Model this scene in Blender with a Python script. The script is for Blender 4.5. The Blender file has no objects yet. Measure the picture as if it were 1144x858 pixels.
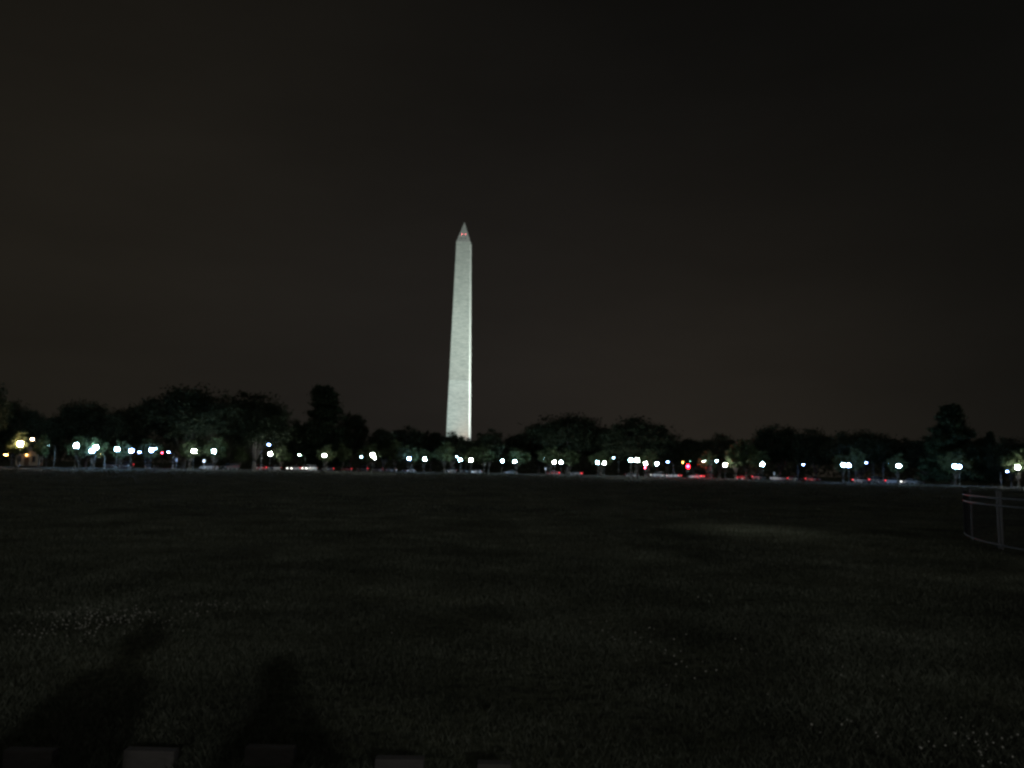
import bpy, bmesh, math, random
import numpy as np
from mathutils import Vector, Matrix, Euler

random.seed(7)
rng = np.random.default_rng(7)
PI = math.pi
S = bpy.context.scene
COL = S.collection

# ------------------------------------------------------------------ camera
CAM_Z = 1.7
PITCH = math.radians(6.11)
ROLL = math.radians(1.2)
F = 28.0 / 36.0 * 1144.0
cd = bpy.data.cameras.new('camera')
cam = bpy.data.objects.new('camera', cd)
COL.objects.link(cam)
cd.lens = 28.0
cd.sensor_width = 36.0
cd.clip_start = 0.05
cd.clip_end = 9000
CR = Matrix.Rotation(PI / 2 + PITCH, 4, 'X') @ Matrix.Rotation(ROLL, 4, 'Z')
cam.matrix_world = Matrix.Translation((0, 0, CAM_Z)) @ CR
S.camera = cam

# ------------------------------------------------------------------ render settings
S.render.engine = 'CYCLES'
S.cycles.use_denoising = True
S.cycles.use_adaptive_sampling = False
S.cycles.max_bounces = 5
S.cycles.diffuse_bounces = 2
S.cycles.glossy_bounces = 2
S.cycles.sample_clamp_indirect = 0.6
S.cycles.pixel_filter_type = 'BLACKMAN_HARRIS'
S.cycles.filter_width = 2.7
S.view_settings.view_transform = 'Standard'
S.view_settings.look = 'None'
S.view_settings.exposure = 0.0
S.view_settings.gamma = 1.0
S.view_settings.use_curve_mapping = False

# ------------------------------------------------------------------ night sky (city glow on low cloud, plus added fill behind the camera)
world = bpy.data.worlds.new('World')
S.world = world
world.use_nodes = True
wt = world.node_tree
wt.nodes.clear()


def wn(t, **kw):
    n = wt.nodes.new(t)
    for k, v in kw.items():
        setattr(n, k, v)
    return n


def wmath(op, a, b=None, clamp=False):
    n = wn('ShaderNodeMath', operation=op)
    n.use_clamp = clamp
    for i, v in enumerate((a, b)):
        if v is None:
            continue
        if isinstance(v, (int, float)):
            n.inputs[i].default_value = v
        else:
            wt.links.new(v, n.inputs[i])
    return n.outputs[0]


tc = wn('ShaderNodeTexCoord')
DIRV = tc.outputs['Generated']


def lobe(az, el, power):
    """a broad soft glow around one compass direction of the sky"""
    a, e = math.radians(az), math.radians(el)
    d = (math.sin(a) * math.cos(e), math.cos(a) * math.cos(e), math.sin(e))
    n = wn('ShaderNodeVectorMath', operation='DOT_PRODUCT')
    wt.links.new(DIRV, n.inputs[0])
    n.inputs[1].default_value = d
    return wmath('POWER', wmath('MAXIMUM', n.outputs['Value'], 0.0), power)


def vscale(col, fac):
    n = wn('ShaderNodeVectorMath', operation='SCALE')
    n.inputs[0].default_value = col
    if isinstance(fac, (int, float)):
        n.inputs[3].default_value = fac
    else:
        wt.links.new(fac, n.inputs[3])
    return n.outputs[0]


def vadd(a, b):
    n = wn('ShaderNodeVectorMath', operation='ADD')
    wt.links.new(a, n.inputs[0])
    wt.links.new(b, n.inputs[1])
    return n.outputs[0]


mp = wn('ShaderNodeMapping')
mp.inputs['Scale'].default_value = (1.6, 1.6, 5.0)
wt.links.new(DIRV, mp.inputs['Vector'])
nz = wn('ShaderNodeTexNoise')
nz.inputs['Scale'].default_value = 2.2
nz.inputs['Detail'].default_value = 5.0
nz.inputs['Roughness'].default_value = 0.5
wt.links.new(mp.outputs[0], nz.inputs['Vector'])
cloud = wmath('ADD', wmath('MULTIPLY', nz.outputs[0], 0.45), 0.775)
glow = vadd(vscale((0.0029, 0.0029, 0.0026), 1.0),
            vadd(vscale((0.0102, 0.0082, 0.0055), lobe(-28, 10, 9.0)),
                 vadd(vadd(vscale((0.0118, 0.0092, 0.0064), lobe(12, 1, 22.0)), vadd(vscale((0.0024, 0.0022, 0.0017), lobe(38, -2, 10.0)), vscale((0.21, 0.21, 0.205), lobe(180, 32, 3.5)))),  # rear lobe is added, an unseen fill that lifts the ambient light
                      vscale((0.0020, 0.0020, 0.0028), lobe(-4, 3, 14.0)))))
gm = wn('ShaderNodeVectorMath', operation='SCALE')
wt.links.new(glow, gm.inputs[0])
wt.links.new(cloud, gm.inputs[3])
sky = wn('ShaderNodeTexSky')
sky.sky_type = 'NISHITA'
sky.sun_disc = False
sky.sun_elevation = math.radians(-6)
sky.sun_rotation = math.radians(160)
bg1 = wn('ShaderNodeBackground')
wt.links.new(sky.outputs[0], bg1.inputs[0])
bg1.inputs[1].default_value = 0.0004
bg2 = wn('ShaderNodeBackground')
wt.links.new(gm.outputs[0], bg2.inputs[0])
bg2.inputs[1].default_value = 1.0
ad = wn('ShaderNodeAddShader')
wt.links.new(bg1.outputs[0], ad.inputs[0])
wt.links.new(bg2.outputs[0], ad.inputs[1])
wo = wn('ShaderNodeOutputWorld')
wt.links.new(ad.outputs[0], wo.inputs[0])

# strengths of the lamps the photograph shows
GLOBE_BRIGHT, GLOBE_MEDIUM, GLOBE_SMALL = 310.0, 130.0, 60.0
MONUMENT_FLOOD = 0.50e6
FIELD_LIGHT = 0.58e5


# ------------------------------------------------------------------ pixel -> world (photo pixels, 1144 x 858)
def ray(px, py):
    v = CR.to_3x3() @ Vector(((px - 572.0) / F, -(py - 429.0) / F, -1.0))
    return v


def at(px, py, Y):
    v = ray(px, py)
    k = Y / v.y
    return Vector((v.x * k, Y, CAM_Z + v.z * k))


def hor(px):
    """row of the horizon in column px"""
    lo, hi = 300.0, 800.0
    for _ in range(40):
        m = (lo + hi) / 2
        if ray(px, m).z > 0:
            lo = m
        else:
            hi = m
    return lo


def gx(px, Y):
    return at(px, hor(px), Y).x


# ------------------------------------------------------------------ materials
def mat(name, base, rough=0.8, noise=None, metal=0.0, bump=None, emit=None, estr=0.0, coat=0.0, spec=0.5):
    m = bpy.data.materials.new(name)
    m.use_nodes = True
    nt = m.node_tree
    b = nt.nodes['Principled BSDF']
    b.inputs['Base Color'].default_value = (*base, 1)
    b.inputs['Roughness'].default_value = rough
    b.inputs['Metallic'].default_value = metal
    b.inputs['Specular IOR Level'].default_value = spec
    b.inputs['Coat Weight'].default_value = coat
    t = nt.nodes.new('ShaderNodeTexCoord')
    if noise:
        sc, amt = noise
        n = nt.nodes.new('ShaderNodeTexNoise')
        n.inputs['Scale'].default_value = sc
        n.inputs['Detail'].default_value = 6
        nt.links.new(t.outputs['Object'], n.inputs['Vector'])
        r = nt.nodes.new('ShaderNodeValToRGB')
        r.color_ramp.elements[0].position = 0.3
        r.color_ramp.elements[1].position = 0.7
        r.color_ramp.elements[0].color = (*[c * (1 - amt) for c in base], 1)
        r.color_ramp.elements[1].color = (*[min(1, c * (1 + amt)) for c in base], 1)
        nt.links.new(n.outputs[0], r.inputs[0])
        nt.links.new(r.outputs[0], b.inputs['Base Color'])
    if bump:
        sc, dist = bump
        n2 = nt.nodes.new('ShaderNodeTexNoise')
        n2.inputs['Scale'].default_value = sc
        n2.inputs['Detail'].default_value = 5
        nt.links.new(t.outputs['Object'], n2.inputs['Vector'])
        bp = nt.nodes.new('ShaderNodeBump')
        bp.inputs['Distance'].default_value = dist
        nt.links.new(n2.outputs[0], bp.inputs['Height'])
        nt.links.new(bp.outputs[0], b.inputs['Normal'])
    if emit:
        b.inputs['Emission Color'].default_value = (*emit, 1)
        b.inputs['Emission Strength'].default_value = estr
    return m


def leaf_mat(name, c, var=0.35, lawn=False):
    m = bpy.data.materials.new(name)
    m.use_nodes = True
    nt = m.node_tree
    nt.nodes.clear()
    o = nt.nodes.new('ShaderNodeOutputMaterial')
    d = nt.nodes.new('ShaderNodeBsdfDiffuse')
    tr = nt.nodes.new('ShaderNodeBsdfTranslucent')
    mx = nt.nodes.new('ShaderNodeMixShader')
    mx.inputs[0].default_value = 0.35
    t = nt.nodes.new('ShaderNodeTexCoord')
    n = nt.nodes.new('ShaderNodeTexNoise')
    n.inputs['Scale'].default_value = 0.9
    n.inputs['Detail'].default_value = 4
    nt.links.new(t.outputs['Object'], n.inputs['Vector'])
    r = nt.nodes.new('ShaderNodeValToRGB')
    r.color_ramp.elements[0].position = 0.3
    r.color_ramp.elements[1].position = 0.7
    r.color_ramp.elements[0].color = (*[x * (1 - var) for x in c], 1)
    r.color_ramp.elements[1].color = (*[x * (1 + var) for x in c], 1)
    nt.links.new(n.outputs[0], r.inputs[0])
    cc = r.outputs[0]
    if lawn:
        n2 = nt.nodes.new('ShaderNodeTexNoise')
        n2.inputs['Scale'].default_value = 24.0
        n2.inputs['Detail'].default_value = 3
        nt.links.new(t.outputs['Object'], n2.inputs['Vector'])
        r2 = nt.nodes.new('ShaderNodeValToRGB')
        r2.color_ramp.elements[0].position = 0.36
        r2.color_ramp.elements[1].position = 0.66
        r2.color_ramp.elements[0].color = (0.40, 0.44, 0.36, 1)
        r2.color_ramp.elements[1].color = (1.75, 1.65, 1.5, 1)
        nt.links.new(n2.outputs[0], r2.inputs[0])
        mm = nt.nodes.new('ShaderNodeMix')
        mm.data_type = 'RGBA'
        mm.blend_type = 'MULTIPLY'
        mm.inputs[0].default_value = 1
        nt.links.new(cc, mm.inputs[6])
        nt.links.new(r2.outputs[0], mm.inputs[7])
        cc = pale_patch(nt, mm.outputs[2])
    nt.links.new(cc, d.inputs[0])
    nt.links.new(cc, tr.inputs[0])
    nt.links.new(d.outputs[0], mx.inputs[1])
    nt.links.new(tr.outputs[0], mx.inputs[2])
    nt.links.new(mx.outputs[0], o.inputs[0])
    return m


def pale_patch(nt, col):
    """paler colour in one spot of the lawn and slow changes of tone across it"""
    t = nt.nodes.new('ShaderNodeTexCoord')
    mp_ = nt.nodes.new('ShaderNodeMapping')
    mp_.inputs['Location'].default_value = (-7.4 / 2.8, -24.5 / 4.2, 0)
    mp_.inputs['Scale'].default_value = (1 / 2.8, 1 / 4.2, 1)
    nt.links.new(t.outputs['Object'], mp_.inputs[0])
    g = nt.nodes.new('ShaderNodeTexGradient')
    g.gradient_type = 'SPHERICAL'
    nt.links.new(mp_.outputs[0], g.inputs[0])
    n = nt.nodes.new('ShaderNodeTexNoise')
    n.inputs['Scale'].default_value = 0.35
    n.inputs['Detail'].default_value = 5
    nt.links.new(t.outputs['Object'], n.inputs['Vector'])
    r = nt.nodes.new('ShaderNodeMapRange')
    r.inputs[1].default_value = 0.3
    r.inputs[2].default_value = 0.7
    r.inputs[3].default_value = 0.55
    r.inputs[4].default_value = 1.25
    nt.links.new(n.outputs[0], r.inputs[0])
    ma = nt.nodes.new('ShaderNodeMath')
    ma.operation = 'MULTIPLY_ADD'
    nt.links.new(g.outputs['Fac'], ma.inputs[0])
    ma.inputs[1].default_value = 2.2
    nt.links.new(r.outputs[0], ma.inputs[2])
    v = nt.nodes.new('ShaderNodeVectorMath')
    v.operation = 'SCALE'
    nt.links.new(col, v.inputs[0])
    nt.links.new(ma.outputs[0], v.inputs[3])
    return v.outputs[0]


def lawn_mat():
    m = mat('lawn', (0.045, 0.055, 0.03), 0.95, spec=0.1)
    nt = m.node_tree
    b = nt.nodes['Principled BSDF']
    t = nt.nodes.new('ShaderNodeTexCoord')

    def noise(scale, det, sx=1, sy=1):
        mp_ = nt.nodes.new('ShaderNodeMapping')
        mp_.inputs['Scale'].default_value = (sx, sy, 1)
        nt.links.new(t.outputs['Object'], mp_.inputs['Vector'])
        n = nt.nodes.new('ShaderNodeTexNoise')
        n.inputs['Scale'].default_value = scale
        n.inputs['Detail'].default_value = det
        nt.links.new(mp_.outputs[0], n.inputs['Vector'])
        return n.outputs[0]
    big = noise(0.16, 6)
    fine = noise(9.0, 6)
    r = nt.nodes.new('ShaderNodeValToRGB')
    r.color_ramp.elements[0].position = 0.35
    r.color_ramp.elements[1].position = 0.68
    r.color_ramp.elements[0].color = (0.036, 0.042, 0.027, 1)
    r.color_ramp.elements[1].color = (0.088, 0.092, 0.060, 1)
    nt.links.new(big, r.inputs[0])
    mul = nt.nodes.new('ShaderNodeMix')
    mul.data_type = 'RGBA'
    mul.blend_type = 'MULTIPLY'
    mul.inputs[0].default_value = 0.9
    r2 = nt.nodes.new('ShaderNodeValToRGB')
    r2.color_ramp.elements[0].position = 0.3
    r2.color_ramp.elements[1].position = 0.7
    r2.color_ramp.elements[0].color = (0.35, 0.35, 0.35, 1)
    r2.color_ramp.elements[1].color = (1.35, 1.35, 1.3, 1)
    nt.links.new(fine, r2.inputs[0])
    nt.links.new(r.outputs[0], mul.inputs[6])
    nt.links.new(r2.outputs[0], mul.inputs[7])
    nt.links.new(pale_patch(nt, mul.outputs[2]), b.inputs['Base Color'])
    bp = nt.nodes.new('ShaderNodeBump')
    bp.inputs['Distance'].default_value = 0.12
    nt.links.new(noise(3.2, 8), bp.inputs['Height'])
    nt.links.new(bp.outputs[0], b.inputs['Normal'])
    return m


def marble_mat(name, lo, hi, split=None):
    """courses of marble blocks; split = (height, lighter lower stone)"""
    m = mat(name, hi, 0.75, spec=0.3)
    nt = m.node_tree
    b = nt.nodes['Principled BSDF']
    t = nt.nodes.new('ShaderNodeTexCoord')
    sep = nt.nodes.new('ShaderNodeSeparateXYZ')
    nt.links.new(t.outputs['Object'], sep.inputs[0])
    add = nt.nodes.new('ShaderNodeMath')
    nt.links.new(sep.outputs[0], add.inputs[0])
    nt.links.new(sep.outputs[1], add.inputs[1])
    cmb = nt.nodes.new('ShaderNodeCombineXYZ')
    nt.links.new(add.outputs[0], cmb.inputs[0])
    nt.links.new(sep.outputs[2], cmb.inputs[1])
    br = nt.nodes.new('ShaderNodeTexBrick')
    br.inputs['Scale'].default_value = 1.0
    br.inputs['Brick Width'].default_value = 2.1
    br.inputs['Row Height'].default_value = 0.61
    br.inputs['Mortar Size'].default_value = 0.02
    br.inputs['Color1'].default_value = (*lo, 1)
    br.inputs['Color2'].default_value = (*hi, 1)
    br.inputs['Mortar'].default_value = (0.25, 0.25, 0.24, 1)
    nt.links.new(cmb.outputs[0], br.inputs['Vector'])
    mp_ = nt.nodes.new('ShaderNodeMapping')
    mp_.inputs['Scale'].default_value = (0.10, 0.10, 0.55)
    nt.links.new(t.outputs['Object'], mp_.inputs[0])
    n = nt.nodes.new('ShaderNodeTexNoise')
    n.inputs['Scale'].default_value = 1.6
    n.inputs['Detail'].default_value = 7
    n.inputs['Roughness'].default_value = 0.65
    nt.links.new(mp_.outputs[0], n.inputs[0])
    r = nt.nodes.new('ShaderNodeValToRGB')
    r.color_ramp.elements[0].position = 0.28
    r.color_ramp.elements[1].position = 0.72
    r.color_ramp.elements[0].color = (0.70, 0.72, 0.70, 1)
    r.color_ramp.elements[1].color = (1.14, 1.13, 1.10, 1)
    nt.links.new(n.outputs[0], r.inputs[0])
    mul = nt.nodes.new('ShaderNodeMix')
    mul.data_type = 'RGBA'
    mul.blend_type = 'MULTIPLY'
    mul.inputs[0].default_value = 1
    nt.links.new(br.outputs[0], mul.inputs[6])
    nt.links.new(r.outputs[0], mul.inputs[7])
    out = mul.outputs[2]
    if split:
        h, tint = split
        gt = nt.nodes.new('ShaderNodeMath')
        gt.operation = 'LESS_THAN'
        nt.links.new(sep.outputs[2], gt.inputs[0])
        gt.inputs[1].default_value = h
        m2 = nt.nodes.new('ShaderNodeMix')
        m2.data_type = 'RGBA'
        m2.blend_type = 'MULTIPLY'
        nt.links.new(gt.outputs[0], m2.inputs[0])
        nt.links.new(out, m2.inputs[6])
        m2.inputs[7].default_value = (*tint, 1)
        out = m2.outputs[2]
    nt.links.new(out, b.inputs['Base Color'])
    return m


M = {
    'lawn': lawn_mat(),
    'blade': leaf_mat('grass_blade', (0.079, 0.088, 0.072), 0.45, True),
    'flower': mat('clover_bloom', (0.26, 0.255, 0.21), 0.9, noise=(60, 0.2)),
    'asphalt': mat('asphalt', (0.035, 0.035, 0.037), 0.9, noise=(1.2, 0.25), bump=(40, 0.01)),
    'concrete': mat('concrete', (0.048, 0.047, 0.043), 0.9, noise=(0.8, 0.18), bump=(30, 0.01)),
    'paint': mat('road_paint', (0.75, 0.75, 0.7), 0.7, noise=(3, 0.15)),
    'shaft': marble_mat('marble_courses', (0.47, 0.48, 0.44), (0.62, 0.61, 0.56), (46.0, (1.22, 1.25, 1.27))),
    'pyramidion': marble_mat('pale_marble', (0.74, 0.74, 0.69), (0.84, 0.83, 0.79)),
    'aluminium': mat('aluminium', (0.7, 0.7, 0.7), 0.35, metal=1.0, noise=(8, 0.1)),
    'dark_opening': mat('window_dark', (0.015, 0.015, 0.017), 0.3, noise=(5, 0.2)),
    'beacon': mat('beacon_red', (0.3, 0.02, 0.02), 0.4, noise=(9, 0.1), emit=(1.0, 0.15, 0.16), estr=16.0),
    'iron': mat('black_iron', (0.045, 0.045, 0.048), 0.42, noise=(14, 0.3), metal=0.3),
    'fence_iron': mat('fence_iron', (0.024, 0.024, 0.025), 0.5, noise=(14, 0.3), metal=0.2),
    'picket_iron': mat('picket_iron', (0.012, 0.012, 0.013), 0.6, noise=(14, 0.3), spec=0.2),
    'post_paint': mat('lamp_post_paint', (0.05, 0.055, 0.05), 0.5, noise=(6, 0.3)),
    'galv': mat('galvanised_steel', (0.30, 0.31, 0.31), 0.5, metal=0.6, noise=(5, 0.15)),
    'bark': mat('bark', (0.06, 0.052, 0.042), 0.95, noise=(2.5, 0.4), bump=(6, 0.08)),
    'leaf': leaf_mat('leaves_broad', (0.034, 0.043, 0.026)),
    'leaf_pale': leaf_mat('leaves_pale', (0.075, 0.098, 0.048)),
    'needle': leaf_mat('needles', (0.030, 0.045, 0.026)),
    'woods': leaf_mat('woods_leaves', (0.075, 0.085, 0.06)),
    'timber': mat('weathered_timber', (0.042, 0.036, 0.028), 0.9, noise=(5, 0.3), bump=(18, 0.02)),
    'slab': mat('slab_stone', (0.034, 0.030, 0.025), 0.9, noise=(7, 0.25), bump=(30, 0.01)),
    'sandstone': mat('sandstone', (0.42, 0.36, 0.27), 0.9, noise=(1.5, 0.2), bump=(8, 0.02)),
    'roof_lead': mat('lead_roof', (0.16, 0.16, 0.155), 0.7, noise=(2, 0.2)),
    'door_wood': mat('door_wood', (0.10, 0.06, 0.035), 0.6, noise=(4, 0.3)),
    'tyre': mat('tyre_rubber', (0.02, 0.02, 0.02), 0.9, noise=(12, 0.2)),
    'rim': mat('wheel_rim', (0.45, 0.45, 0.46), 0.35, metal=0.8, noise=(12, 0.1)),
    'glass': mat('car_glass', (0.02, 0.022, 0.025), 0.08, noise=(3, 0.1)),
    'lamp_off': mat('lamp_clear_off', (0.5, 0.5, 0.5), 0.15, noise=(9, 0.05)),
    'tail_off': mat('tail_lens_off', (0.25, 0.01, 0.01), 0.2, noise=(9, 0.05)),
    'head_on': mat('headlamp_on', (0.8, 0.8, 0.8), 0.3, noise=(9, 0.05), emit=(1, 0.95, 0.88), estr=6.0),
    'tail_on': mat('tail_lens_on', (0.4, 0.01, 0.01), 0.3, noise=(9, 0.05), emit=(1, 0.05, 0.065), estr=3.5),
    'red_on': mat('signal_red_on', (0.4, 0.01, 0.01), 0.3, noise=(9, 0.05), emit=(1, 0.03, 0.06), estr=220.0),
    'red_glare': mat('signal_red_glare', (0.4, 0.01, 0.01), 0.3, noise=(9, 0.05), emit=(1, 0.001, 0.003), estr=1100.0),
    'green_on': mat('signal_green_on', (0.05, 0.4, 0.25), 0.3, noise=(9, 0.05), emit=(0.35, 1.0, 0.75), estr=30.0),
    'amber_on': mat('signal_amber_on', (0.4, 0.2, 0.01), 0.3, noise=(9, 0.05), emit=(1, 0.42, 0.08), estr=28.0),
    'lens_off': mat('signal_lens_off', (0.04, 0.04, 0.03), 0.3, noise=(9, 0.05)),
    'sign_white': mat('sign_white', (0.75, 0.75, 0.72), 0.6, noise=(4, 0.05)),
    'skin': mat('skin', (0.45, 0.28, 0.2), 0.6, noise=(8, 0.1)),
    'cloth_dark': mat('cloth_dark', (0.05, 0.055, 0.07), 0.9, noise=(10, 0.3)),
    'hair': mat('hair', (0.04, 0.03, 0.02), 0.7, noise=(20, 0.3)),
}
PAINT = {k: mat('car_paint_' + k, c, 0.3, noise=(0.6, 0.04), coat=0.6) for k, c in {
    'white': (0.6, 0.6, 0.58), 'silver': (0.26, 0.27, 0.28), 'black': (0.02, 0.02, 0.022),
    'grey': (0.13, 0.135, 0.14), 'red': (0.30, 0.02, 0.02), 'blue': (0.03, 0.05, 0.13)}.items()}
GLOBE_COL = {'cool': (0.46, 0.76, 1.0), 'blue': (0.28, 0.46, 1.0), 'white': (0.90, 0.95, 0.94), 'warm': (1.0, 0.66, 0.42),
             'green': (0.66, 1.0, 0.80), 'amber': (1.0, 0.50, 0.15)}
GLOBE = {}


def globe_mat(col, st):
    k = (col, st)
    if k not in GLOBE:
        GLOBE[k] = mat('lit_globe_%s' % col, (0.9, 0.9, 0.9), 0.4, noise=(6, 0.05), emit=GLOBE_COL[col], estr=st)
    return GLOBE[k]


# ------------------------------------------------------------------ object helpers
def mesh_obj(name, me, m=None, parent=None):
    o = bpy.data.objects.new(name, me)
    COL.objects.link(o)
    if m and not me.materials:
        me.materials.append(m)
    if parent:
        o.parent = parent
    return o


def obj(name, bm, m, parent=None, smooth=False):
    me = bpy.data.meshes.new(name)
    bm.to_mesh(me)
    bm.free()
    if smooth:
        for p in me.polygons:
            p.use_smooth = True
    return mesh_obj(name, me, m, parent)


def tag(o, label, cat, group=None):
    o['label'] = label
    o['category'] = cat
    if group:
        o['group'] = group
    return o


def thing(name, label, cat, loc=(0, 0, 0), rz=0.0, group=None):
    o = bpy.data.objects.new(name, None)
    COL.objects.link(o)
    o.empty_display_size = 0.3
    o.location = loc
    o.rotation_euler = (0, 0, rz)
    return tag(o, label, cat, group)


def structure(o):
    o['kind'] = 'structure'
    return o


def dup(root, loc, rz=0.0, scale=(1, 1, 1), label=None, group=None):
    r = root.copy()
    COL.objects.link(r)
    r.location = loc
    r.rotation_euler = (0, 0, rz)
    r.scale = scale
    if label:
        r['label'] = label
    if group:
        r['group'] = group
    kids = []
    for ch in list(root.children):
        c = ch.copy()
        COL.objects.link(c)
        c.parent = r
        kids.append(c)
        for g in list(ch.children):
            d = g.copy()
            COL.objects.link(d)
            d.parent = c
    return r


def box(bm, c, s, rot=None, bevel=0.0):
    r = bmesh.ops.create_cube(bm, size=1.0)
    vs = r['verts']
    bmesh.ops.scale(bm, vec=s, verts=vs)
    if bevel:
        es = list({e for v in vs for e in v.link_edges})
        rr = bmesh.ops.bevel(bm, geom=es, offset=bevel, segments=2, affect='EDGES', profile=0.6)
        vs = list({v for f in rr['faces'] for v in f.verts} | {v for v in vs if v.is_valid})
        seen = set(vs)
        stack = list(vs)
        while stack:
            v = stack.pop()
            for e in v.link_edges:
                w = e.other_vert(v)
                if w not in seen:
                    seen.add(w)
                    stack.append(w)
        vs = list(seen)
    if rot:
        bmesh.ops.rotate(bm, cent=(0, 0, 0), matrix=rot.to_matrix() if isinstance(rot, Euler) else rot, verts=vs)
    bmesh.ops.translate(bm, vec=c, verts=vs)
    return vs


def lathe(bm, prof, n=12, c=(0, 0, 0)):
    rings = []
    for r, z in prof:
        rings.append([bm.verts.new((c[0] + r * math.cos(2 * PI * i / n), c[1] + r * math.sin(2 * PI * i / n), c[2] + z)) for i in range(n)])
    for a, b in zip(rings[:-1], rings[1:]):
        for i in range(n):
            j = (i + 1) % n
            bm.faces.new((a[i], a[j], b[j], b[i]))
    bm.faces.new(rings[0][::-1])
    bm.faces.new(rings[-1])


def tube(bm, pts, rads, n=8):
    pts = [Vector(p) for p in pts]
    rings = []
    for i, p in enumerate(pts):
        t = (pts[min(i + 1, len(pts) - 1)] - pts[max(i - 1, 0)]).normalized()
        a = t.orthogonal().normalized() if abs(t.z) < 0.9 else t.cross(Vector((0, 1, 0))).normalized()
        b = t.cross(a).normalized()
        rings.append([bm.verts.new(p + rads[i] * (math.cos(2 * PI * k / n) * a + math.sin(2 * PI * k / n) * b)) for k in range(n)])
    for q in range(len(rings) - 1):
        A, B = rings[q], rings[q + 1]
        # align ring starts so the tube does not twist
        off = min(range(n), key=lambda o_: (A[0].co - pts[q] - (B[o_].co - pts[q + 1])).length)
        for k in range(n):
            j = (k + 1) % n
            try:
                bm.faces.new((A[k], A[j], B[(j + off) % n], B[(k + off) % n]))
            except ValueError:
                pass
    bm.faces.new(rings[0][::-1])
    bm.faces.new(rings[-1])


def quads_mesh(name, V):
    """V: (n, 4, 3) array of quads"""
    n = len(V)
    me = bpy.data.meshes.new(name)
    me.vertices.add(4 * n)
    me.vertices.foreach_set('co', V.reshape(-1).astype(np.float32))
    me.loops.add(4 * n)
    me.loops.foreach_set('vertex_index', np.arange(4 * n, dtype=np.int32))
    me.polygons.add(n)
    me.polygons.foreach_set('loop_start', np.arange(0, 4 * n, 4, dtype=np.int32))
    me.update(calc_edges=True)
    return me


def leaf_quads(P, size, flat=0.0):
    """one small leaf-spray quad per point, random orientation"""
    n = len(P)
    a = rng.normal(size=(n, 3))
    b = rng.normal(size=(n, 3))
    a[:, 2] *= 1 - flat
    b[:, 2] *= 1 - flat
    a /= np.linalg.norm(a, axis=1, keepdims=True) + 1e-9
    b -= (b * a).sum(1, keepdims=True) * a
    b /= np.linalg.norm(b, axis=1, keepdims=True) + 1e-9
    s = size * rng.uniform(0.5, 1.25, (n, 1))
    a = a * s
    b = b * s * 0.62
    return np.stack([P - a - b * 0.3, P + b * 0.9 - a * 0.1, P + a + b * 0.2, P - b * 0.9 + a * 0.1], axis=1)


# ------------------------------------------------------------------ the oval edge of the field
RING = [(-102, 40), (-100, 75), (-94, 118), (-83, 154), (-72, 188), (-62, 207), (-52, 223), (-40, 244), (-29, 260), (-14, 276), (1, 284),
        (18, 282), (33, 273), (48, 262), (66, 246), (78, 224), (88, 204), (98, 191), (106, 181), (113, 168), (119, 138), (122, 90), (122, 40)]
for _ in range(3):
    q = [RING[0]]
    for a, b in zip(RING[:-1], RING[1:]):
        q.append((a[0] * .75 + b[0] * .25, a[1] * .75 + b[1] * .25))
        q.append((a[0] * .25 + b[0] * .75, a[1] * .25 + b[1] * .75))
    q.append(RING[-1])
    RING = q
RN = []
for i in range(len(RING)):
    a, b = RING[max(i - 1, 0)], RING[min(i + 1, len(RING) - 1)]
    t = Vector((b[0] - a[0], b[1] - a[1])).normalized()
    RN.append(Vector((-t.y, t.x)))          # outwards
def ring_pt(px, off=0.0):
    """point of the oval in the direction of photo column px, moved outwards; and its tangent angle"""
    v = ray(px, hor(px))
    s = v.x / v.y
    for (a, b, na) in zip(RING[:-1], RING[1:], RN[:-1]):
        fa, fb = a[0] - s * a[1], b[0] - s * b[1]
        if fa <= 0 < fb or fa == 0:
            k = fa / (fa - fb)
            p = Vector((a[0] + (b[0] - a[0]) * k, a[1] + (b[1] - a[1]) * k))
            t = math.atan2(b[1] - a[1], b[0] - a[0])
            d = Vector((s, 1)).normalized()
            return p + d * off / max(0.45, d.dot(na)), t
    raise ValueError(px)


# ------------------------------------------------------------------ monument fit
MON_Y = 596.0
MON_TOP = at(519.0, 248.0, MON_Y)
MON_Z = MON_TOP.z - 169.3
MON_X = MON_TOP.x
HILL = MON_Z
print('monument base z', MON_Z, 'x', MON_X)

# ------------------------------------------------------------------ ground: one sheet to the horizon
def hill(x, y):
    r = math.hypot(x - MON_X, y - MON_Y)
    k = min(1.0, max(0.0, (r - 35.0) / 190.0))
    return HILL * (1 - k * k * (3 - 2 * k))


def build_ground():
    xs = sorted(set(list(np.linspace(-260, 260, 66)) + list(np.linspace(-1150, -300, 10)) + list(np.linspace(300, 1150, 10))))
    ys = sorted(set(list(np.linspace(-220, 60, 15)) + list(np.linspace(80, 860, 79)) + list(np.linspace(920, 1300, 7))))
    bm = bmesh.new()
    g = [[bm.verts.new((x, y, hill(x, y))) for x in xs] for y in ys]
    for j in range(len(ys) - 1):
        for i in range(len(xs) - 1):
            bm.faces.new((g[j][i], g[j][i + 1], g[j + 1][i + 1], g[j + 1][i]))
    o = structure(obj('ground', bm, M['lawn'], smooth=True))
    return o


build_ground()


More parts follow.
